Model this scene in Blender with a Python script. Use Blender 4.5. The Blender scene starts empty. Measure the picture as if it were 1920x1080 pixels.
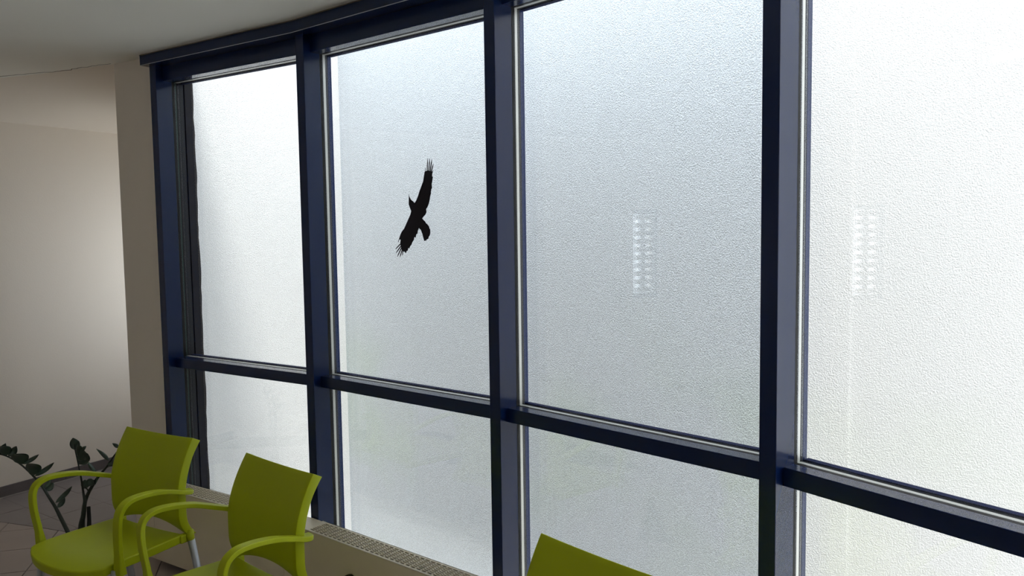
import bpy, bmesh, math, random
from mathutils import Vector, Matrix
random.seed(7)
S = bpy.context.scene
COL = S.collection

# ------------------------------------------------------------------ camera
CZ = 1.58                       # eye height above the tiles
FPX, PITCH, ROLL = 1494.94, .0727, .0142
cd = bpy.data.cameras.new('camera'); cam = bpy.data.objects.new('camera', cd); COL.objects.link(cam)
cd.sensor_width = 36; cd.lens = FPX/1920*36; cd.clip_start = .05; cd.clip_end = 200
cam.matrix_world = Matrix.Translation((0, 0, CZ)) @ Matrix.Rotation(math.pi/2-PITCH, 4, 'X') @ Matrix.Rotation(-ROLL, 4, 'Z')
S.camera = cam

# ------------------------------------------------------------------ sky, sun, exposure
w = bpy.data.worlds.new('sky'); S.world = w; w.use_nodes = True
bg = w.node_tree.nodes['Background']
bg.inputs[0].default_value = (.86, .93, 1, 1); bg.inputs[1].default_value = 3.6
sl = bpy.data.lights.new('sun', 'SUN'); sun = bpy.data.objects.new('sun', sl); COL.objects.link(sun)
sl.energy = 7.0; sl.angle = math.radians(14); sl.color = (1, .97, .92)
sd = Vector((.25, -.97, 0)).normalized()*math.cos(math.radians(72)) + Vector((0, 0, math.sin(math.radians(72))))
sun.rotation_euler = sd.to_track_quat('Z', 'Y').to_euler(); sun.location = (0, 0, 8)
S.view_settings.view_transform = 'Standard'; S.view_settings.look = 'None'
S.view_settings.exposure = 0; S.view_settings.gamma = 1; S.view_settings.use_curve_mapping = False
S.cycles.use_denoising = True; S.cycles.denoising_prefilter = 'NONE'
S.cycles.max_bounces = 12; S.cycles.diffuse_bounces = 6; S.cycles.glossy_bounces = 5
S.cycles.transparent_max_bounces = 24; S.cycles.transmission_bounces = 8
S.cycles.caustics_reflective = False; S.cycles.caustics_refractive = False
S.cycles.sample_clamp_indirect = 6

# ------------------------------------------------------------------ helpers
def pt(px, py, Y):
    """point seen at a pixel of the 1920x1080 frame, at distance Y in front of the eye"""
    a = (px-960)/FPX; b = (540-py)/FPX
    c, s = math.cos(-ROLL), math.sin(-ROLL)
    a, b = a*c-b*s, a*s+b*c
    dy = math.cos(PITCH)+b*math.sin(PITCH); dz = b*math.cos(PITCH)-math.sin(PITCH)
    return Vector((a/dy*Y, Y, CZ+dz/dy*Y))

def tag(o, label=None, cat=None, group=None, kind=None):
    if label: o['label'] = label
    if cat: o['category'] = cat
    if group: o['group'] = group
    if kind: o['kind'] = kind
    return o

def empty(name, loc=(0, 0, 0), rz=0):
    o = bpy.data.objects.new(name, None); COL.objects.link(o)
    o.location = loc; o.rotation_euler = (0, 0, rz); o.empty_display_size = .1
    return o

def link(name, me, m, parent=None):
    o = bpy.data.objects.new(name, me); COL.objects.link(o)
    if m and not me.materials: me.materials.append(m)
    if parent: o.parent = parent
    return o

class MB:
    def __init__(s): s.v = []; s.f = []
    def poly(s, vs, fs):
        k = len(s.v); s.v += [tuple(v) for v in vs]; s.f += [tuple(i+k for i in f) for f in fs]
    def prism(s, pts, z0, z1):
        """vertical prism over a counter-clockwise or clockwise outline; z0/z1 may be lists"""
        n = len(pts)
        a = sum(pts[i][0]*pts[(i+1) % n][1]-pts[(i+1) % n][0]*pts[i][1] for i in range(n))
        if a < 0: pts = list(pts)[::-1]
        vs = [(p[0], p[1], z0) for p in pts]+[(p[0], p[1], z1) for p in pts]
        fs = [tuple(range(n))[::-1], tuple(range(n, 2*n))]+[(i, (i+1) % n, n+(i+1) % n, n+i) for i in range(n)]
        s.poly(vs, fs)
    def box(s, x0, x1, y0, y1, z0, z1): s.prism([(x0, y0), (x1, y0), (x1, y1), (x0, y1)], z0, z1)
    def tube(s, pts, rads, n=12, cap=True):
        pts = [Vector(p) for p in pts]; rings = []
        up = Vector((0, 0, 1)); t0 = (pts[1]-pts[0]).normalized()
        if abs(t0.z) > .9: up = Vector((1, 0, 0))
        b = t0.cross(up).normalized()
        for i, p in enumerate(pts):
            t = (pts[min(i+1, len(pts)-1)]-pts[max(i-1, 0)]).normalized()
            b = (b-t*b.dot(t)).normalized(); c = t.cross(b)
            r = rads[i] if isinstance(rads, (list, tuple)) else rads
            rings.append([p+(b*math.cos(q)+c*math.sin(q))*r for q in (2*math.pi*j/n for j in range(n))])
        k = len(rings); vs = [v for r in rings for v in r]
        fs = [(i*n+j, i*n+(j+1) % n, (i+1)*n+(j+1) % n, (i+1)*n+j) for i in range(k-1) for j in range(n)]
        if cap: fs += [tuple(range(n))[::-1], tuple(range((k-1)*n, k*n))]
        s.poly(vs, fs)
    def lathe(s, prof, n=32, c=(0, 0)):
        vs = [(c[0]+r*math.cos(2*math.pi*j/n), c[1]+r*math.sin(2*math.pi*j/n), z) for r, z in prof for j in range(n)]
        k = len(prof)
        fs = [(i*n+j, i*n+(j+1) % n, (i+1)*n+(j+1) % n, (i+1)*n+j) for i in range(k-1) for j in range(n)]
        s.poly(vs, fs)
    def mesh(s, name, smooth=False, sharp=None):
        me = bpy.data.meshes.new(name); me.from_pydata(s.v, [], s.f); me.update()
        b = bmesh.new(); b.from_mesh(me); bmesh.ops.recalc_face_normals(b, faces=b.faces); b.to_mesh(me); b.free()
        if smooth: me.polygons.foreach_set('use_smooth', [True]*len(me.polygons))
        if sharp: me.set_sharp_from_angle(angle=sharp)
        return me
    def build(s, name, m, parent=None, smooth=False, bevel=0, seg=2):
        o = link(name, s.mesh(name, smooth), m, parent)
        if bevel:
            d = o.modifiers.new('bevel', 'BEVEL'); d.width = bevel; d.segments = seg; d.limit_method = 'ANGLE'; d.angle_limit = .6
        return o

# ------------------------------------------------------------------ materials
def mat(name, color, rough=.5, spec=.5, metal=0, bump=None, var=None, coat=0):
    m = bpy.data.materials.new(name); m.use_nodes = True
    nt = m.node_tree; N = nt.nodes; L = nt.links; p = N['Principled BSDF']
    p.inputs['Base Color'].default_value = (*color, 1); p.inputs['Roughness'].default_value = rough
    p.inputs['Specular IOR Level'].default_value = spec; p.inputs['Metallic'].default_value = metal
    p.inputs['Coat Weight'].default_value = coat
    tc = N.new('ShaderNodeTexCoord')
    if var:      # (scale, amount): soft colour variation
        n = N.new('ShaderNodeTexNoise'); n.inputs['Scale'].default_value = var[0]; n.inputs['Detail'].default_value = 4
        L.new(tc.outputs['Object'], n.inputs['Vector'])
        mx = N.new('ShaderNodeMix'); mx.data_type = 'RGBA'
        mx.inputs[6].default_value = (*[c*(1-var[1]) for c in color], 1); mx.inputs[7].default_value = (*[min(1, c*(1+var[1])) for c in color], 1)
        L.new(n.outputs['Fac'], mx.inputs[0]); L.new(mx.outputs[2], p.inputs['Base Color'])
    if bump:     # (scale, strength, distance)
        n = N.new('ShaderNodeTexNoise'); n.inputs['Scale'].default_value = bump[0]; n.inputs['Detail'].default_value = 3
        L.new(tc.outputs['Object'], n.inputs['Vector'])
        b = N.new('ShaderNodeBump'); b.inputs['Strength'].default_value = bump[1]; b.inputs['Distance'].default_value = bump[2]
        L.new(n.outputs['Fac'], b.inputs['Height']); L.new(b.outputs['Normal'], p.inputs['Normal'])
    return m

M = {}
M['paint'] = mat('wall_paint', (.78, .71, .625), .85, .2, bump=(140, .25, .002), var=(1.2, .03))
M['ceil'] = mat('ceiling_paint', (.83, .81, .745), .9, .15, bump=(120, .15, .001), var=(.8, .02))
M['blue'] = mat('blue_powder_coat', (.004, .015, .068), .2, .40)
M['blue_matt'] = mat('matt_dark_blue', (.006, .010, .045), .75, .12)  # matt copy of the blue, darkened so rail caps show no bright reflection
M['rubber'] = mat('black_gasket', (.012, .011, .011), .6, .3)
M['spacer'] = mat('aluminium_spacer', (.72, .71, .66), .45, .5, .3)
M['lime'] = mat('lime_plastic', (.37, .415, .003), .46, .28, bump=(600, .08, .0005))
M['alu'] = mat('grey_metal', (.42, .43, .45), .38, .5, .6)
M['cream'] = mat('cream_enamel', (.82, .715, .55), .42, .5, var=(2, .03))
M['slotdark'] = mat('dark_inside', (.03, .028, .025), .8, .2)
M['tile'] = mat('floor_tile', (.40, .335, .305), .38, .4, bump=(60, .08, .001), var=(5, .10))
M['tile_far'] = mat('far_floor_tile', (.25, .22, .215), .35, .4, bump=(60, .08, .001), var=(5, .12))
M['grout'] = mat('dark_grout', (.045, .038, .036), .9, .1)
M['skirt'] = mat('skirting_tile', (.13, .112, .112), .4, .4, var=(9, .2))
M['joint'] = mat('pale_joint', (.42, .39, .36), .8, .2)
M['crack'] = mat('crack_shadow', (.16, .14, .12), .95, .05)
M['edge'] = mat('shaded_glass_edge', (.02, .07, .06), .3, .4)
M['decal'] = mat('black_vinyl', (.012, .010, .020), .5, .3)
M['leaf'] = mat('glossy_leaf', (.03, .055, .034), .28, .6, var=(30, .3))
M['stem'] = mat('plant_stem', (.020, .026, .016), .45, .4, var=(40, .4))
M['cutstem'] = mat('cut_stem', (.016, .017, .013), .7, .2, var=(40, .3))
M['pot'] = mat('beige_pot', (.50, .43, .34), .55, .3)
M['soil'] = mat('soil', (.03, .02, .014), .95, .1, bump=(60, .8, .01))
M['ground'] = mat('gravel_ground', (.72, .72, .70), .9, .1, bump=(40, .8, .02))
M['concrete'] = mat('membrane', (.02, .018, .018), .8, .2)
M['lamp_body'] = mat('lamp_body', (.8, .8, .78), .4, .4)
M['slat'] = mat('blind_slat', (.25, .25, .25), .6, .3)
M['knob'] = mat('dark_knob', (.03, .026, .006), .5, .3)

def stucco(name, color, stain=0., grain=.12, depth=.010):
    m = bpy.data.materials.new(name); m.use_nodes = True
    nt = m.node_tree; N = nt.nodes; L = nt.links; p = N['Principled BSDF']
    p.inputs['Roughness'].default_value = .95; p.inputs['Specular IOR Level'].default_value = .1
    tc = N.new('ShaderNodeTexCoord')
    g = N.new('ShaderNodeTexNoise'); g.inputs['Scale'].default_value = 190; g.inputs['Detail'].default_value = 4; g.inputs['Roughness'].default_value = .55
    L.new(tc.outputs['Object'], g.inputs['Vector'])
    b = N.new('ShaderNodeBump'); b.inputs['Strength'].default_value = 1; b.inputs['Distance'].default_value = depth
    L.new(g.outputs['Fac'], b.inputs['Height']); L.new(b.outputs['Normal'], p.inputs['Normal'])
    n = N.new('ShaderNodeTexNoise'); n.inputs['Scale'].default_value = 1.3; n.inputs['Detail'].default_value = 3
    L.new(tc.outputs['Object'], n.inputs['Vector'])
    r = N.new('ShaderNodeMapRange'); r.inputs[1].default_value = .5; r.inputs[2].default_value = .75
    L.new(n.outputs['Fac'], r.inputs[0])
    # algae only low on the wall
    sp = N.new('ShaderNodeSeparateXYZ'); L.new(tc.outputs['Object'], sp.inputs[0])
    h = N.new('ShaderNodeMapRange'); h.inputs[1].default_value = 1.3; h.inputs[2].default_value = .7
    L.new(sp.outputs['Z'], h.inputs[0])
    mu = N.new('ShaderNodeMath'); mu.operation = 'MULTIPLY'; L.new(r.outputs[0], mu.inputs[0]); L.new(h.outputs[0], mu.inputs[1])
    m2 = N.new('ShaderNodeMath'); m2.operation = 'MULTIPLY'; L.new(mu.outputs[0], m2.inputs[0]); m2.inputs[1].default_value = stain
    mx = N.new('ShaderNodeMix'); mx.data_type = 'RGBA'
    mx.inputs[6].default_value = (*color, 1); mx.inputs[7].default_value = (color[0]*.86, color[1]*.97, color[2]*.72, 1)
    L.new(m2.outputs[0], mx.inputs[0])
    gr = N.new('ShaderNodeMapRange'); gr.inputs[1].default_value = .35; gr.inputs[2].default_value = .65; gr.inputs[3].default_value = 1-grain; gr.inputs[4].default_value = 1
    L.new(g.outputs['Fac'], gr.inputs[0])                              # relief shade darkened into the pits of the rough-cast colour
    sc = N.new('ShaderNodeVectorMath'); sc.operation = 'SCALE'; L.new(mx.outputs[2], sc.inputs[0]); L.new(gr.outputs[0], sc.inputs[3])
    L.new(sc.outputs[0], p.inputs['Base Color'])
    return m
M['stucco_left'] = stucco('stucco_white', (.86, .85, .83), 0, .09, .006)  # one rough-cast in three tones: each wall's light put into its colour
M['stucco_mid'] = stucco('stucco_dimmed', (.73, .775, .82), .5, .26)
M['stucco_right'] = stucco('stucco_right_tone', (.62, .612, .60), .3, .05, .004)

def glass():
    m = bpy.data.materials.new('window_glass'); m.use_nodes = True
    nt = m.node_tree; N = nt.nodes; L = nt.links; N.remove(N['Principled BSDF'])
    t = N.new('ShaderNodeBsdfTransparent'); t.inputs[0].default_value = (.985, .990, .991, 1)
    g = N.new('ShaderNodeBsdfGlossy'); g.inputs['Roughness'].default_value = 0
    f = N.new('ShaderNodeFresnel'); ge = N.new('ShaderNodeNewGeometry')
    ir = N.new('ShaderNodeMapRange'); ir.inputs[3].default_value = 1.5; ir.inputs[4].default_value = 1/1.5    # same reflectance on both faces of a pane
    L.new(ge.outputs['Backfacing'], ir.inputs[0]); L.new(ir.outputs[0], f.inputs[0])
    mx = N.new('ShaderNodeMixShader'); L.new(f.outputs[0], mx.inputs[0]); L.new(t.outputs[0], mx.inputs[1]); L.new(g.outputs[0], mx.inputs[2])
    L.new(mx.outputs[0], N['Material Output'].inputs[0]); return m
M['glass'] = glass()
def emit(name, c, s):
    m = bpy.data.materials.new(name); m.use_nodes = True; p = m.node_tree.nodes['Principled BSDF']
    p.inputs['Base Color'].default_value = (*c, 1); p.inputs['Emission Color'].default_value = (*c, 1); p.inputs['Emission Strength'].default_value = s
    return m
M['tube'] = emit('lit_tube', (1, .90, .74), 3.5)

# ------------------------------------------------------------------ facade layout (plan)
V = [Vector((-1.6205, 3.8582))]
HD = [-.5855, -.6902, -.7908, -.9633, -1.11, -1.26]
LN = [1.0018, 1.0098, .9786, .9786, .98, .98]
for h, l in zip(HD, LN): V.append(V[-1]+Vector((math.cos(h), math.sin(h)))*l)
def tn(h):
    t = Vector((math.cos(h), math.sin(h))); return t, Vector((t.y, -t.x))          # n points into the room
def bis(k):
    if k == 0: return HD[0], 1
    if k == len(HD): return HD[-1], 1
    return (HD[k-1]+HD[k])/2, math.cos((HD[k-1]-HD[k])/2)
def off(k, d):
    h, c = bis(k); t, n = tn(h); return V[k]+n*(d/c)
MW, MD, TD = .0473, .0818, .0452
ZC = 2.415            # ceiling
ZT, ZTB = .990, .943  # transom top / bottom
ZH = 2.3007           # underside of the head profile
CEN = Vector((-4.86, -1.98)); RAD = 6.62
WP = Vector((-3.127, 4.739)); WU = Vector((.508, .861)); WU.normalize()
WN = Vector((WU.y, -WU.x))                                                     # left wall normal, into the room
def wl(t): return WP+WU*t
T_BACK = (-3.5-WP.y)/WU.y; T_ARC = -.333; T_END = (6.6-WP.y)/WU.y
PIER = Vector((-1.93, 3.968))
a0 = math.atan2(wl(T_ARC).y-CEN.y, wl(T_ARC).x-CEN.x); a1 = math.atan2(PIER.y-CEN.y, PIER.x-CEN.x)
ARC = [CEN+Vector((math.cos(a), math.sin(a)))*RAD for a in (a0+(a1-a0)*i/16 for i in range(17))]
ARC[-1] = PIER.copy()
BR = Vector((2.5, -3.5)); EXT_B = Vector((-1.90, 4.10))

def wall(name, A, B, z0, z1, th, m, holes=(), side=1, parent=None):
    """wall between plan points, thickness th to the left (side=1) of A->B, openings (s0,s1,z0,z1)"""
    A = Vector(A); B = Vector(B); d = (B-A); L = d.length; d.normalize(); n = Vector((-d.y, d.x))*side*th
    mb = MB()
    def blk(s0, s1, a, b):
        if s1-s0 > 1e-4 and b-a > 1e-4:
            p, q = A+d*s0, A+d*s1; mb.prism([p, q, q+n, p+n], a, b)
    s = 0
    for (s0, s1, h0, h1) in sorted(holes):
        blk(s, s0, z0, z1); blk(s0, s1, z0, h0); blk(s0, s1, h1, z1); s = s1
    blk(s, L, z0, z1)
    return mb.build(name, m, parent)

# ------------------------------------------------------------------ structure: room shell
nV = len(V)-1
facade_out = [off(k, -.045) for k in range(nV, -1, -1)]
poly_floor = [wl(T_BACK), BR]+[off(k, -.04) for k in range(nV, -1, -1)]+[EXT_B, Vector((-2.03+.02, 6.6)), wl(T_END)]
mb = MB(); mb.prism(poly_floor, -.25, -.010)
floor = tag(mb.build('floor', M['grout']), 'brown-grey ceramic tiled floor with dark joints, curved line between two tile layouts', 'floor', kind='structure')

def clip(poly, P, n):
    out = []
    for i in range(len(poly)):
        a, b = poly[i], poly[(i+1) % len(poly)]; da, db = (a-P).dot(n), (b-P).dot(n)
        if da >= 0: out.append(a)
        if da*db < 0: out.append(a+(b-a)*(da/(da-db)))
    return out
def tiles(ang, ou, on, pitch, gap, m, keep, inside):
    u = Vector((math.cos(ang), math.sin(ang))); n = Vector((-u.y, u.x)); k = 0
    for i in range(-30, 40):
        for j in range(-30, 40):
            a, b = ou+i*pitch+gap/2, on+j*pitch+gap/2; e = pitch-gap
            pl = [u*a+n*b, u*(a+e)+n*b, u*(a+e)+n*(b+e), u*a+n*(b+e)]
            c = (pl[0]+pl[2])/2
            if not keep(c): continue
            r = (c-CEN); rd = r.length; r.normalize()
            if abs(rd-RAD) < .25: pl = clip(pl, CEN+r*(RAD-.003 if inside else RAD+.003), -r if inside else r)
            elif (rd < RAD) != inside: continue
            pl = clip(pl, WP+WN*.012, WN)
            if not inside: pl = clip(pl, EXT_B-Vector((.02, 0)), Vector((-1, -.03)))
            else:
                for kk in range(3): pl = clip(pl, off(kk, .0), tn(HD[kk])[1])
            if len(pl) < 3: continue
            A = abs(sum(pl[q].x*pl[(q+1) % len(pl)].y-pl[(q+1) % len(pl)].x*pl[q].y for q in range(len(pl))))/2
            if A < .0006: continue
            mb = MB(); mb.prism(pl, -.012, random.uniform(-.0006, .0004)); mb.build('floor_tile', m, floor); k += 1
    return k
TA = math.radians(15)
n1 = tiles(TA, -1.293, 4.152, .303, .005, M['tile'], lambda c: 1.9 < c.y < 5 and -3.6 < c.x < -.2 and (c-WP).dot(WN) > -.2 and (c.y > 2.6 or c.x > -2.6), True)
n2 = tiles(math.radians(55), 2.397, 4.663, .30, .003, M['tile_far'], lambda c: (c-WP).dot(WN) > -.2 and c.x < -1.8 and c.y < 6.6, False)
# the rest of the floor, out of view, as one tiled field
mb = MB(); mb.prism([wl(T_BACK), BR, off(nV, 0), off(nV-1, 0), Vector((1.2, 1.0)), Vector((.6, 1.9)), Vector((-2.6, 1.9)), Vector((-3.6, 2.6)), wl(-1.5)+WN*.0], -.009, -.004)
o = mb.build('tile_field', M['tile'], floor); o['kind'] = 'stuff'

poly_ceil = [wl(T_BACK)-WN*.12+Vector((0, -.12)), BR+Vector((.1, -.12)), off(nV, -.045)+Vector((.1, 0))]+facade_out+[PIER+Vector((.02, .08))]+ARC[::-1]+[wl(T_ARC)-WN*.12]
mb = MB(); mb.prism(poly_ceil, ZC, ZC+.2)
ceiling = tag(mb.build('ceiling', M['ceil']), 'matt grey-white plaster ceiling with a thin crack above the left alcove', 'ceiling', kind='structure')
# alcove ceiling, sinking gently to the far wall
ZA = 2.272; rows = 8; mb = MB(); vs = []; fs = []
wps = [wl(T_ARC+(T_END-T_ARC)*(i/16)) for i in range(17)]
for lay in (0, .15):
    for r in range(rows+1):
        for i in range(17):
            q = ARC[i].lerp(wps[i], r/rows); vs.append((q.x, q.y, ZC+(ZA-ZC)*(r/rows)+lay))
for lay in (0, 1):
    b = lay*17*(rows+1)
    for r in range(rows):
        for i in range(16): fs.append((b+r*17+i, b+r*17+i+1, b+(r+1)*17+i+1, b+(r+1)*17+i))
mb.poly(vs, fs); mb.build('alcove_soffit', M['paint'], ceiling, smooth=True)
# ceiling over the remaining alcove triangle by the hidden window wall
mb = MB(); mb.poly([(PIER.x, PIER.y, ZC+.001), (-1.7, 4.1, ZC+.001), (-1.7, 6.7, ZC+.001), (wps[-1].x, wps[-1].y, ZA+.001), (PIER.x, PIER.y, ZC+.2), (-1.7, 4.1, ZC+.2), (-1.7, 6.7, ZC+.2), (wps[-1].x, wps[-1].y, ZC+.2)],
    [(0, 1, 2), (0, 2, 3), (4, 5, 6, 7), (0, 1, 5, 4), (1, 2, 6, 5), (2, 3, 7, 6)])
mb.build('alcove_roof', M['paint'], ceiling)
# the crack
mb = MB(); cps = []
for i in range(60):
    f = i/59; a = a0+(a1-a0)*f; j = (random.random()-.5)*.012+(.018*math.sin(f*9) if .35 < f < .8 else 0)
    cps.append((CEN+Vector((math.cos(a), math.sin(a)))*(RAD-.012+j), Vector((math.cos(a), math.sin(a)))))
for i in range(59):
    (p, r), (q, s) = cps[i], cps[i+1]; wd = .0010+.0014*max(0, math.sin(i*.31)); 
    mb.prism([p-r*wd, q-s*wd, q+s*wd, p+r*wd], ZC-.0012, ZC+.002)
mb.build('plaster_crack', M['crack'], ceiling)

Lt = (T_END-T_BACK)
s_ghost = (-4.02-T_BACK, -3.68-T_BACK, .90, 1.76)
wl_o = wall('wall_left', wl(T_BACK), wl(T_END), -.01, 2.65, .2, M['paint'], [s_ghost], side=1)
tag(wl_o, 'plain beige plastered wall behind the plant', 'wall', kind='structure')
# skirting of wall_left : tile pieces
sk = tag(empty('baseboard_left', (wl(0).x, wl(0).y, 0)), 'dark brown tile skirting along the foot of the beige wall', 'baseboard', kind='structure')
t = -1.4
while t < T_END-.05:
    e = min(t+.6, T_END-.02); mb = MB()
    p, q = wl(t+.0015)-wl(0), wl(e-.0015)-wl(0); mb.prism([p, q, q+WN*.010, p+WN*.010], .004, .068); mb.build('skirting_tile', M['skirt'], sk, bevel=.001); t = e
mb = MB(); p, q = wl(-1.4)-wl(0), wl(T_END-.02)-wl(0); mb.prism([p, q, q+WN*.013, p+WN*.013], 0.0003, .0035); mb.build('joint_line', M['joint'], sk)

wo = wall('wall_back', wl(T_BACK), BR, -.01, 2.65, .2, M['paint'], [(3.0, 4.2, .85, 2.15)], side=-1)
tag(wo, 'warm white plastered wall behind the viewer', 'wall', kind='structure')
wo = wall('wall_right', BR, off(nV, .0), -.01, 2.65, .2, M['paint'], side=-1); tag(wo, 'warm white wall beyond the last blue window post', 'wall', kind='structure')
# pier between glass front and alcove (face in the plane of facet 0), and the alcove's hidden outer wall with its window
t0, nn0 = tn(HD[0])
f0 = V[0]+nn0*.070-t0*.0245; mb = MB()
mb.prism([PIER, f0, V[0]-t0*.0245-nn0*.12, EXT_B+Vector((.14, .05)), EXT_B], -.01, ZC)
tag(mb.build('wall_pier', M['paint']), 'narrow beige plastered pier beside the blue window front', 'wall', kind='structure')
wo = wall('wall_alcove', EXT_B, (-2.01, 6.6), -.01, 2.65, .15, M['paint'], [(.9, 2.15, .75, 1.95)], side=-1)
tag(wo, 'alcove side wall with window, hidden behind the beige pier', 'wall', kind='structure')
wo = wall('wall_alcove_end', (-1.8, 6.6), wl(T_END)+Vector((-.2, 0)), -.01, 2.65, .15, M['paint'], side=-1); tag(wo, 'short plastered end wall at the back of the alcove', 'wall', kind='structure')

def simple_window(name, A, d, s0, s1, z0, z1, depth, label, inner, blind=False, bars=1):
    """framed opening window in a wall: A plan origin, d wall direction, inner = normal into the room"""
    r = empty(name, (0, 0, 0)); tag(r, label, 'window', kind='structure')
    def bar(nm, a, b, h0, h1, m, o0=-.09, o1=-.04):
        p, q = A+d*a, A+d*b; mb = MB(); mb.prism([p+inner*o0, q+inner*o0, q+inner*o1, p+inner*o1], h0, h1); return mb.build(nm, m, r)
    fw = .045
    fr = bar('frame', s0, s0+fw, z0, z1, M['blue']); bar('frame', s1-fw, s1, z0, z1, M['blue'])
    bar('frame', s0+fw, s1-fw, z0, z0+fw, M['blue']); bar('frame', s0+fw, s1-fw, z1-fw, z1, M['blue'])
    for i in range(bars):
        c = s0+(s1-s0)*(i+1)/(bars+1); bar('frame_bar', c-fw/2, c+fw/2, z0+fw, z1-fw, M['blue'])
    bar('pane', s0+fw, s1-fw, z0+fw, z1-fw, M['glass'], -.068, -.062)
    if blind:
        z = z0+.06
        while z < z1-.05: bar('blind_slat', s0+.05, s1-.05, z, z+.045, M['slat'], -.03, -.012); z += .078
    return r
simple_window('window_7', wl(T_BACK), WU, s_ghost[0], s_ghost[1], .90, 1.76, .2, 'small side window with horizontal blind in the beige wall, seen only mirrored in the glass', WN, True)
simple_window('window_8', wl(T_BACK), Vector((1, 0)), 3.0, 4.2, .85, 2.15, .2, 'window added in the unseen wall behind the viewer for fill light', Vector((0, 1)), False, 2)  # unseen window, added to bring fill light into the room
dv = (Vector((-2.01, 6.6))-EXT_B).normalized()
simple_window('window_9', EXT_B, dv, .9, 2.15, .75, 1.95, .15, 'alcove window hidden behind the beige pier', Vector((-dv.y, dv.x)), False, 1)

# ------------------------------------------------------------------ the light well outside
C1 = Vector((-1.060, 5.03)); LW0 = Vector((-1.545, 3.935)); C2 = Vector((1.083, 2.99)); RD = Vector((.95, -.31)).normalized(); ZW = 2.95
def outwall(name, A, B, m, label, th=.16):
    o = wall(name, A, B, -.8, ZW, th, m, side=1); return tag(o, label, 'wall', kind='structure')
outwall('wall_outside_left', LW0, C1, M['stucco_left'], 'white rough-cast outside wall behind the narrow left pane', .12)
outwall('wall_outside_middle', C1, C2, M['stucco_mid'], 'rough-cast outside wall behind the two middle panes, coloured blue-grey for its dimmer light')
outwall('wall_outside_right', C2, C2+RD*2.6, M['stucco_right'], 'rough-cast outside wall behind the right pane, its brightness set by colour')
rn = Vector((RD.y, -RD.x))
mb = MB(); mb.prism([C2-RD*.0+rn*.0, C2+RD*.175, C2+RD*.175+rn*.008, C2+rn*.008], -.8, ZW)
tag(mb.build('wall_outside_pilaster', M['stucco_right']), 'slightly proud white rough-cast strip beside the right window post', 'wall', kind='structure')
mb = MB(); mb.prism([Vector((-6, 3.5)), Vector((4.5, -4)), Vector((6, 6)), Vector((-3, 10))], -.9, -.75)
tag(mb.build('ground', M['ground']), 'pale gravel ground of the light well', 'ground', kind='structure')
mb = MB(); vs = []; nz = 70
for i in range(nz+1):
    z = -.3+2.9*i/nz; e = t0*(.002+random.uniform(-.0035, .0035)+.003*math.sin(i*.5))
    for q in (off(0, -.062)-t0*.03, off(0, -.062)+t0*.030, LW0+t0*.012+Vector((0, -.002))+e, LW0-t0*.05): vs.append((q.x, q.y, z))
mb.poly(vs, [(i*4+j, i*4+(j+1) % 4, i*4+4+(j+1) % 4, i*4+4+j) for i in range(nz) for j in range(4)]+[(0, 1, 2, 3), (nz*4, nz*4+1, nz*4+2, nz*4+3)])
tag(mb.build('trim_1', M['concrete']), 'black sealing strip between the left blue post and the white outside wall', 'trim', kind='structure')

# ------------------------------------------------------------------ posts
def post(k):
    h, c = bis(k); t, n = tn(h); r = tag(empty('trim_%d' % (k+2), (V[k].x, V[k].y, 0)),
        ['dark blue window post at the left end against the beige pier', 'dark blue window post, second from the left', 'dark blue window post in the middle, right of the bird sticker',
         'dark blue window post, nearest and widest in view', 'dark blue window post beyond the right edge', 'dark blue window post further right', 'dark blue window post at the wall end'][k], 'window post', kind='structure')
    def b(nm, o0, o1, m, hw=MW/2, bev=0, z1=ZC):
        mb = MB(); mb.prism([t*-hw+n*o0, t*hw+n*o0, t*hw+n*o1, t*-hw+n*o1], 0, z1); return mb.build(nm, m, r, bevel=bev)
    b('profile', 0, MD, M['blue'], bev=.0015); b('gasket', -.016, 0, M['rubber'], MW/2-.0005)
    b('outer_gasket', -.040, -.029, M['rubber'], MW/2-.0005); b('spacer', -.029 if k else -.0195, -.016, M['spacer'] if k else M['edge'], MW/2-.001)  # left end spacer coloured dark green for its dark reflection
    if not k: b('outer_gasket', -.029, -.0195, M['rubber'], MW/2-.001)  # rest of that spacer, blackened to stand in for shade
    b('cover_cap', -.060, -.040, M['blue'] if k else M['rubber'], bev=.001)  # left end cap blackened for the shade beside the sealing strip
for k in range(nV+1): post(k)

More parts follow.
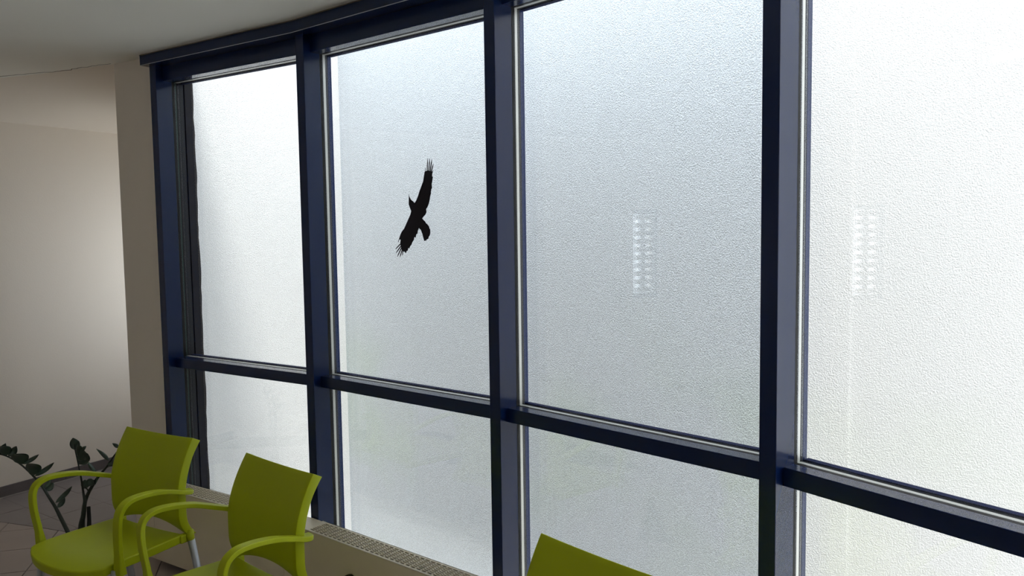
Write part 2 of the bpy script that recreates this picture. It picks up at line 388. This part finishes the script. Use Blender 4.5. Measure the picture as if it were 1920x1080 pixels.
# ------------------------------------------------------------------ glazed bays
wlabels = ['left window bay with a bright white view', 'second window bay from the left, with the black bird sticker', 'third window bay from the left, between the two nearest posts', 'right window bay cut by the picture edge', 'window bay outside the right picture edge', 'last window bay beside the end wall']
def bay(k):
    t, n = tn(HD[k]); L = LN[k]; r = tag(empty('window_%d' % (k+1), (V[k].x, V[k].y, 0)), wlabels[k], 'window', kind='structure')
    a, b = MW/2, L-MW/2
    def bx(nm, s0, s1, o0, o1, z0, z1, m, bev=0, rt=r):
        mb = MB(); mb.prism([t*s0+n*o0, t*s1+n*o0, t*s1+n*o1, t*s0+n*o1], z0, z1); return mb.build(nm, m, rt, bevel=bev)
    for nm, z0, z1, lab in (('head_rail', ZH, ZC-.001, 'dark blue rail above the pane'), ('transom', ZTB, ZT, 'dark blue crossbar'), ('sill_rail', .06, .13, None)):
        o = bx(nm, a, b, 0, TD, z0, z1, M['blue'], .0015)
        g0, g1 = z0+.0008, z1-.0008
        bx('gasket', a, b, -.016, 0, g0, g1, M['rubber'], 0, o); bx('spacer', a, b, -.029, -.016, z0, z1, M['spacer'], 0, o)
        bx('outer_gasket', a, b, -.040, -.029, g0, g1, M['rubber'], 0, o); bx('cover_cap', a, b, -.060, -.040, z0-.004, z1+.004, M['blue_matt'], 0, o)
    for nm, z0, z1 in (('upper_pane', ZT, ZH), ('lower_pane', .13, ZTB)):
        bx(nm, a, b, -.016, -.011, z0, z1, M['glass']); bx(nm, a, b, -.034, -.029, z0, z1, M['glass'])
for k in range(nV): bay(k)

# head fascia: mitred board under the ceiling running along all bays, with its thin gap strip
def band(o0, o1, z0, z1):
    mb = MB(); tL = t0*-.036
    i = [off(k, o1) for k in range(nV+1)]; o = [off(k, o0) for k in range(nV+1)]
    i[0] += tL; o[0] += tL
    for k in range(nV): mb.prism([o[k], o[k+1], i[k+1], i[k]], z0, z1)
    return mb
fa = tag(empty('trim_9', (V[0].x, V[0].y, 0)), 'dark blue fascia board under the ceiling, bending with the window front', 'trim', kind='structure')
for nm, args, m in (('fascia_board', (TD+.001, .120, 2.367, ZC-.004), M['blue']), ('fascia_highlight', (.119, .1215, 2.3665, 2.3685), M['alu']), ('sealant', (.10, .122, ZC-.004, ZC-.0003), M['crack'])):  # grey metal strip paints the highlight along the fascia's lower edge
    mb = band(*args); mb.v = [(x-V[0].x, y-V[0].y, z) for x, y, z in mb.v]; mb.build(nm, m, fa)

# ------------------------------------------------------------------ bird sticker
tb, nb = tn(HD[1])
BIRD = [(405,437),(412,465),(425,490),(447,508),(456,520),(470,500),(488,455),(500,415),(515,375),(532,330),(538,290),(545,245),(560,236),(580,232),(598,238),(612,243),(622,230),(612,262),(611,285),(618,288),(612,330),(607,352),(609,375),(611,385),(603,402),(600,425),(602,432),(594,460),(590,490),(582,525),(568,560),(558,572),(562,600),(550,625),(540,635),(524,655),(534,668),(550,682),(556,695),(570,708),(583,725),(588,745),(594,752),(595,785),(590,805),(580,820),(580,832),(562,842),(558,852),(548,850),(541,855),(535,830),(525,790),(510,752),(503,750),(496,738),(485,765),(482,790),(472,795),(466,825),(455,818),(450,845),(437,865),(430,885),(417,902),(410,922),(402,912),(396,940),(388,940),(380,962),(370,948),(358,948),(345,938),(335,905),(330,875),(334,843),(322,842),(316,865),(311,862),(322,828),(332,798),(345,770),(365,745),(380,710),(400,665),(420,620),(427,590),(415,560),(405,530),(406,485)]
FEA = [((551,248),(551,205),4),((567,242),(573,125),8),((581,240),(590,127),9),((594,242),(609,133),9),((604,246),(622,172),9),((330,882),(287,928),9),((334,902),(291,963),9),((339,918),(304,995),9),((346,935),(327,998),8),((353,945),(350,983),7)]
def bp(x, y):
    px, py = 680+x/4.695, 270+y/4.695
    D = pt(px, py, 1)-Vector((0, 0, CZ)); P = V[1]+nb*-.0105; s = P.dot(nb)/(D.x*nb.x+D.y*nb.y)
    q = Vector((0, 0, CZ))+D*s; return ((q.xy-V[1]).dot(tb), q.z)
mb = MB()
def slab(pl):
    n = len(pl); vs = []
    for o in (-.0110, -.0104):
        for s, z in pl: q = V[1]+tb*s+nb*o; vs.append((q.x, q.y, z))
    mb.poly(vs, [tuple(range(n))[::-1], tuple(range(n, 2*n))]+[(i, (i+1) % n, n+(i+1) % n, n+i) for i in range(n)])
slab([bp(*p) for p in BIRD])
for (a, b, wd) in FEA:
    a, b = Vector(a), Vector(b); d = (b-a).normalized(); n = Vector((-d.y, d.x))*wd/2
    slab([bp(*q) for q in (a-n, a+n, a.lerp(b, .7)+n*.9, b+n*.1, b-n*.3, a.lerp(b, .6)-n)])
tag(mb.build('bird_decal', M['decal']), 'black soaring bird silhouette stuck on the second window pane', 'sticker')

# ------------------------------------------------------------------ low convector radiators under the glass
RO0, RO1, RZ0, RZ1 = .088, .192, .045, .402
def radiator(k):
    t, n = tn(HD[k]); L = LN[k]
    s0, s1 = (.07 if k else .02), L-.075
    names = ['low cream convector under the left window, behind the two left chairs', 'low cream convector below the bird sticker window', 'low cream convector under the third window, mostly below the picture edge', 'low cream convector under the right window']
    r = tag(empty('convector_radiator', (V[k].x, V[k].y, 0)), names[k], 'radiator', group='low cream convectors along the window front')
    def bx(nm, a, b, o0, o1, z0, z1, m, bev=0, rt=r):
        mb = MB(); mb.prism([t*a+n*o0, t*b+n*o0, t*b+n*o1, t*a+n*o1], z0, z1); return mb.build(nm, m, rt, bevel=bev)
    bx('front_panel', s0, s1, RO1-.004, RO1, RZ0, RZ1, M['cream'], .001)
    bx('back_panel', s0, s1, RO0, RO0+.003, RZ0, RZ1, M['cream'])
    for a, b in ((s0, s0+.003), (s1-.003, s1)): bx('end_panel', a, b, RO0+.003, RO1-.004, RZ0, RZ1-.001, M['cream'])
    bx('heating_element', s0+.03, s1-.03, RO0+.012, RO1-.014, .12, .33, M['slotdark'])
    for s in (s0+.15, s1-.15): bx('foot', s-.012, s+.012, RO0+.008, RO0+.032, 0, .12, M['slotdark'])
    # top grille with real slots
    g = MB(); zt0, zt1 = RZ1-.003, RZ1
    def gb(a, b, o0, o1): g.prism([t*a+n*o0, t*b+n*o0, t*b+n*o1, t*a+n*o1], zt0, zt1)
    gb(s0, s1, RO0, RO0+.012); gb(s0, s1, RO1-.012, RO1); oi0, oi1 = RO0+.012, RO1-.012
    gs0, gs1 = s0+.035, s1-.035; nr = int((gs1-gs0)/.0272); pr = (gs1-gs0)/nr
    gb(s0, gs0, oi0, oi1); gb(gs1, s1, oi0, oi1)
    for i in range(1, nr): gb(gs0+i*pr-.003, gs0+i*pr+.003, oi0, oi1)
    ns = 8; pw = (oi1-oi0)/ns
    for j in range(1, ns): gb(gs0, gs1, oi0+j*pw-.0018, oi0+j*pw+.0018)
    g.build('grille', M['cream'], r)
    bx('grille_liner', gs0, gs1, oi0, oi1, RZ1-.03, RZ1-.029, M['slotdark'])
    if k == 1:
        mb = MB(); mb.lathe([(0, -.001), (.017, 0), (.020, .01), (.019, .035), (.012, .042), (0, .043)], 20)
        c = t*.375+n*RO1; mb.v = [(c.x+t.x*x+n.x*z, c.y+t.y*x+n.y*z, .279+y) for x, y, z in mb.v]; mb.build('valve_knob', M['knob'], r, smooth=True)
    return r
for k in range(4): radiator(k)
def filler(k):
    h, c = bis(k); t, n = tn(h); r = empty('convector_corner', (V[k].x, V[k].y, 0))
    ta, na = tn(HD[k-1]) if k else tn(HD[0]); tb_, nb_ = tn(HD[k])
    if k: A = [ta*-.073+na*RO0, ta*-.073+na*RO1]; B = [tb_*.068+nb_*RO0, tb_*.068+nb_*RO1]; mids = [n*(RO0+.0), n*(RO1/c)]
    else: A = [ta*-.030+na*RO0, ta*-.030+na*RO1]; B = [ta*.018+na*RO0, ta*.018+na*RO1]; mids = None
    mb = MB()
    if k: mb.prism([A[0], mids[0], B[0], B[1], mids[1], A[1]], RZ0, RZ1-.004)
    else: mb.prism([A[0], B[0], B[1], A[1]], RZ0, RZ1-.004)
    mb.build('cover', M['cream'], r, bevel=.001)
    mb = MB(); c_ = n*(RO0+.02); mb.prism([c_+t*-.012-n*.01, c_+t*.012-n*.01, c_+t*.012+n*.01, c_+t*-.012+n*.01], 0, RZ0); mb.build('foot', M['slotdark'], r)
    tag(r, ['narrow cream end piece of the convectors beside the pier', 'plain cream corner cover between the two left convectors, at the second post', 'plain cream corner cover at the foot of the middle window post', 'plain cream corner cover at the foot of the nearest window post'][k], 'radiator cover', group='plain corner covers between the convectors')
for k in range(4): filler(k)

# ------------------------------------------------------------------ chairs
def lerp(a, b, f): return a+(b-a)*f
def catmull(P, n):
    out = []; P = [Vector(p) for p in P]; Q = [P[0]*2-P[1]]+P+[P[-1]*2-P[-2]]
    for i in range(1, len(Q)-2):
        for j in range(n):
            f = j/n; a, b, c, d = Q[i-1:i+3]
            out.append(.5*((2*b)+(c-a)*f+(2*a-5*b+4*c-d)*f*f+(3*b-a-3*c+d)*f**3))
    out.append(P[-1]); return out
def seat_mesh():
    NU, NV = 20, 20; mb = MB(); top = []; bot = []
    for j in range(NV+1):
        v = j/NV
        for i in range(NU+1):
            s = -1+2*i/NU
            yf = .186+.038*(1-abs(s)**2.6)-.012*max(0, abs(s)-.85)/.15      # bulging front edge
            y = lerp(-.168, yf, v)
            hw = lerp(.200, .216, min(1, max(0, (y+.17)/.2)))
            if y > .155: hw -= .35*(y-.155)
            x = s*hw
            z = .449-.012*(1-s*s)*(1-((y+.02)/.2)**2 if abs(y+.02) < .2 else 0)
            if y > .11: z -= .016*((y-.11)/.1)**2
            top.append((x, y, z)); bot.append((x*.985, y-(.004 if v > .9 else 0), z-(.034 if v > .02 else .034)))
    n = NU+1; k = len(top); fs = []
    for j in range(NV):
        for i in range(NU):
            a = j*n+i; fs.append((a, a+1, a+n+1, a+n)); fs.append((k+a, k+a+n, k+a+n+1, k+a+1))
    for i in range(NU):
        fs.append((i, k+i, k+i+1, i+1)); a = NV*n+i; fs.append((a, a+1, k+a+1, k+a))
    for j in range(NV):
        a = j*n; fs.append((a, a+n, k+a+n, k+a)); a += NU; fs.append((a, k+a, k+a+n, a+n))
    mb.poly(top+bot, fs); return mb.mesh('seat', True, .8)
def back_mesh():
    NZ, NS = 22, 16; vs = []; cols = None
    for r in range(NZ+1):
        v = r/NZ; row = []
        def yz(z):
            y = -.150-.075*max(0, (z-.60)/.2)**1.7
            if z < .53: y -= .036*((.53-z)/.09)**2.2
            return y
        for c in range(-2, NS+3):
            s = max(-1, min(1, -1+2*c/NS))
            zl = .442+.036*(1-abs(s)**2.2); zt = .799+.005*s*s
            z = lerp(zl, zt, v)
            hw = .203-.004*max(0, (z-.6)/.2)
            if z < .5: hw += .006*((.5-z)/.06)**2
            y = yz(z)-lerp(.026, .006, min(1, max(0, (z-.5)/.3)))*(1-s*s); x = s*hw
            fl = 0 if 0 <= c <= NS else (1 if c in (-1, NS+1) else 2)
            if fl:
                sg = -1 if c < 0 else 1; x += sg*(.004 if fl == 1 else .007); y -= .013*fl; z -= .007*fl*max(0, v-.8)/.2
            row.append((x, y, z))
        vs.append(row)
    mb = MB(); n = len(vs[0]); mb.poly([p for r in vs for p in r], [(j*n+i, j*n+i+1, (j+1)*n+i+1, (j+1)*n+i) for j in range(NZ) for i in range(n-1)])
    me = mb.mesh('backrest', True); return me
def arm_mesh(sg):
    path = catmull([(.236*sg, .118, .412), (.242*sg, .124, .48), (.254*sg, .132, .57), (.260*sg, .126, .632), (.260*sg, .095, .662), (.256*sg, .04, .667), (.246*sg, -.04, .656), (.230*sg, -.115, .632), (.222*sg, -.165, .614), (.208*sg, -.195, .606), (.180*sg, -.200, .604)], 6)
    rings = []; X = Vector((sg, 0, 0)); W = X
    for i, p in enumerate(path):
        T = (path[min(i+1, len(path)-1)]-path[max(i-1, 0)]).normalized()
        W = (W-T*W.dot(T)).normalized()
        c = T.cross(Vector((0, 0, 1)))
        if c.length > .5:
            c.normalize(); c = c if c.dot(W) > 0 else -c; W = W.lerp(c, .35).normalized(); W = (W-T*W.dot(T)).normalized()
        N_ = T.cross(W)
        hw = lerp(.0175, .0150, i/len(path)); ht = .0078
        if i < 6: hw = lerp(.020, .0165, i/6); ht = lerp(.014, .0085, i/6)
        rings.append([p+W*hw*a+N_*ht*b for a, b in ((1, .7), (.88, 1), (-.88, 1), (-1, .7), (-1, -.7), (-.88, -1), (.88, -1), (1, -.7))])
    mb = MB(); n = 8; k = len(rings)
    mb.poly([v for r in rings for v in r], [(i*n+j, i*n+(j+1) % n, (i+1)*n+(j+1) % n, (i+1)*n+j) for i in range(k-1) for j in range(n)]+[tuple(range(n)), tuple(range((k-1)*n, k*n))])
    return mb.mesh('armrest', True, .6)
def make_chair():
    r = empty('armchair')
    o = link('seat', seat_mesh(), M['lime'], r); d = o.modifiers.new('b', 'BEVEL'); d.width = .005; d.segments = 3; d.limit_method = 'ANGLE'; d.angle_limit = .9
    o = link('backrest', back_mesh(), M['lime'], r); d = o.modifiers.new('s', 'SOLIDIFY'); d.thickness = .008; d.offset = 0
    d = o.modifiers.new('b', 'BEVEL'); d.width = .002; d.segments = 2; d.limit_method = 'ANGLE'; d.angle_limit = .9
    for sg in (1, -1): link('armrest', arm_mesh(sg), M['lime'], r)
    for sg in (1, -1):
        for a, b in (((.218*sg, .125, .425), (.245*sg, .170, .006)), ((.212*sg, -.186, .447), (.232*sg, -.255, .006))):
            mb = MB(); mb.tube([a, b], .0135, 16); l = mb.build('leg', M['alu'], r, smooth=False)
            for p in l.data.polygons: p.use_smooth = len(p.vertices) == 4
            mb = MB(); mb.tube([(b[0], b[1], .012), (b[0]+.0004*sg, b[1], 0)], [.0155, .015], 14); mb.build('foot_cap', M['rubber'], l)
    for sg in (1, -1):   # bracket that receives the rear leg
        mb = MB(); mb.tube([(.212*sg, -.190, .462), (.212*sg, -.186, .440), (.2125*sg, -.188, .425)], [.011, .0158, .015], 14); mb.build('leg_socket', M['lime'], r, smooth=True)
        mb = MB(); mb.box(min(.184*sg, .2085*sg), max(.184*sg, .2085*sg), -.194, -.150, .416, .4475); mb.build('seat_bracket', M['lime'], r, bevel=.004)
    return r
def copy_tree(o, parent=None):
    c = o.copy(); COL.objects.link(c); c.parent = parent
    for ch in o.children: copy_tree(ch, c)
    return c
chairs = [(-1.514, 2.901, 239.9, 'lime green plastic armchair furthest left, beside the potted plant'),
          (-.948, 2.481, 229.0, 'lime green plastic armchair in the middle, in front of the second window post'),
          (.038, 1.689, 223.0, 'lime green plastic chair at the bottom edge, only its backrest top showing')]
proto = make_chair()
for i, (x, y, a, lab) in enumerate(chairs):
    c = proto if i == 0 else copy_tree(proto)
    c.location = (x, y, 0); c.rotation_euler = (0, 0, math.radians(a-90))
    tag(c, lab, 'chair', 'lime armchairs along the window front')

# ------------------------------------------------------------------ potted plant
PY = 3.42; PC = pt(158, 1040, PY); pc = Vector((PC.x, PY))
plant = tag(empty('potted_plant', (pc.x, pc.y, 0)), 'sparse dark green potted plant with glossy leaves behind the left chair', 'plant')
def P(x, y, dy=0):
    q = pt(x/5.684, 810+y/5.684, PY+dy); return q-Vector((pc.x, pc.y, 0))
mb = MB(); mb.lathe([(0, 0), (.092, 0), (.095, .004), (.118, .205), (.124, .208), (.125, .232), (.114, .234), (.111, .215), (.100, .05), (0, .045)], 40); mb.build('pot', M['pot'], plant, smooth=True)
mb = MB(); mb.lathe([(0, .20), (.05, .203), (.111, .198), (.108, .12), (0, .12)], 32); mb.build('soil', M['soil'], plant, smooth=True)
def stem(pts, rads, m='stem', pw=1):
    b = pts[0].copy(); b.z = .19; b.x *= .45; b.y *= .45
    pp = [b]+pts; pp = catmull(pp, 4) if len(pp) > 2 else pp
    rr = [rads[1]+(rads[0]-rads[1])*(1-i/(len(pp)-1))**pw for i in range(len(pp))]
    mb = MB(); mb.tube(pp, rr, 10); return mb.build('stem', M[m], plant, smooth=True)
stem([P(720, 1060), P(640, 900), P(590, 800), P(520, 690), P(450, 580), P(370, 485), P(240, 360), P(100, 270), P(-20, 232), P(-150, 215)], (.010, .0022), pw=1.3)
stem([P(865, 1030), P(890, 880), P(903, 745), P(890, 660), P(866, 500), P(835, 345), P(800, 190), P(788, 130)], (.017, .0024), pw=2.4)
stem([P(880, 1000, .01), P(910, 730, .01), P(1005, 540, .01), P(1075, 445, .01), P(1150, 355, .01), P(1215, 255, .01), P(1270, 190, .01)], (.012, .0030), pw=1.6)
stem([P(950, 1000, .02), P(944, 797, .02)], (.010, .0078), 'cutstem')
def leaf(bx, by, tx, ty, wpx, dy=.0, tilt=.5, db=0):
    a = P(bx, by, db); b = P(tx, ty, db+dy); d = b-a; L = d.length; d.normalize()
    view = Vector((pc.x, pc.y, -CZ+.6)).normalized(); side = d.cross(view).normalized()
    hw = wpx*1.22/5.684/FPX*PY/2; nrm = side.cross(d); side = (side*math.cos(tilt)+nrm*math.sin(tilt)); nrm = side.cross(d)
    hw /= max(.25, math.cos(tilt)); NL = 10; vs = []; fs = []
    for i in range(NL+1):
        f = i/NL; wd = hw*(math.sin(math.pi*min(1, f*.97+.03)**.78))**.8 if 0 < f < 1 else hw*.06
        c = a+d*L*f+nrm*(.012*math.sin(math.pi*f)*L/.08)
        for k, o in ((-1, .22), (-.5, .08), (0, 0), (.5, .08), (1, .22)): vs.append(c+side*wd*k+nrm*wd*o)
    for i in range(NL):
        for j in range(4): q = i*5+j; fs.append((q, q+1, q+6, q+5))
    mb = MB(); mb.poly(vs, fs); o = mb.build('leaf', M['leaf'], plant, smooth=True)
    s = o.modifiers.new('s', 'SOLIDIFY'); s.thickness = .0012
for a in [(372, 470, 575, 325, 42, 0, .2), (352, 462, 330, 335, 120, -.05, .35), (236, 342, 412, 240, 38, 0, .2), (222, 345, 178, 232, 130, -.05, .35),
          (88, 258, 175, 152, 62, 0, .3), (70, 250, 10, 152, 95, -.04, .4), (592, 755, 768, 578, 40, 0, .2), (612, 805, 692, 698, 42, 0, .3),
          (488, 622, 570, 540, 60, .02, .3), (470, 590, 545, 478, 40, .02, .5), (-20, 232, 60, 120, 60, .02, .3), (-60, 225, -110, 110, 100, 0, .3),
          (800, 190, 778, 62, 78, -.01, .2), (792, 175, 842, 95, 46, 0, .4), (812, 215, 918, 150, 40, 0, .3), (828, 300, 905, 205, 95, -.04, .3), (840, 262, 835, 135, 60, -.03, .4), (838, 345, 935, 230, 90, -.03, .2), (845, 330, 940, 325, 30, 0, .3),
          (1160, 305, 1025, 178, 34, 0, .2), (1148, 352, 1218, 306, 52, 0, .3), (1262, 165, 1196, 120, 34, 0, .2), (1225, 240, 1330, 200, 50, .02, .3),
          (1080, 445, 1015, 560, 20, 0, .5)]:
    leaf(*a)
leaf(940, 322, 1040, 448, 34, 0, .2); leaf(935, 560, 1000, 515, 60, -.01, .2); leaf(900, 605, 905, 508, 70, .0, .3); leaf(1005, 512, 895, 596, 66, 0, .3)
mb = MB(); mb.tube(catmull([P(905, 590), P(925, 605), P(945, 632)], 3), .003, 8); mb.build('stem', M['stem'], plant, smooth=True)

# ------------------------------------------------------------------ ceiling lamp, outside the frame (mirrored in the right pane)
ld = Vector((.777, -.629)); lp = Vector((-1.62, 1.13)); ln_ = Vector((-ld.y, ld.x))
lamp = tag(empty('ceiling_lamp', (lp.x, lp.y, 0)), 'white ceiling tube lamp, seen only as a bright streak mirrored in the right pane', 'lamp')
def lb(nm, s0, s1, hw, z0, z1, m):
    mb = MB(); mb.prism([ld*s0-ln_*hw, ld*s1-ln_*hw, ld*s1+ln_*hw, ld*s0+ln_*hw], z0, z1); mb.build(nm, m, lamp, bevel=.002)
lb('housing', -.02, 1.24, .035, ZC-.045, ZC, M['lamp_body'])
mb = MB(); q0, q1 = Vector((ld.x*.02, ld.y*.02, ZC-.062)), Vector((ld.x*1.2, ld.y*1.2, ZC-.062)); mb.tube([q0, q1], .013, 12); mb.build('tube', M['tube'], lamp, smooth=True)
for s in (.0, 1.2): lb('tube_holder', s, s+.02, .014, ZC-.078, ZC-.045, M['lamp_body'])
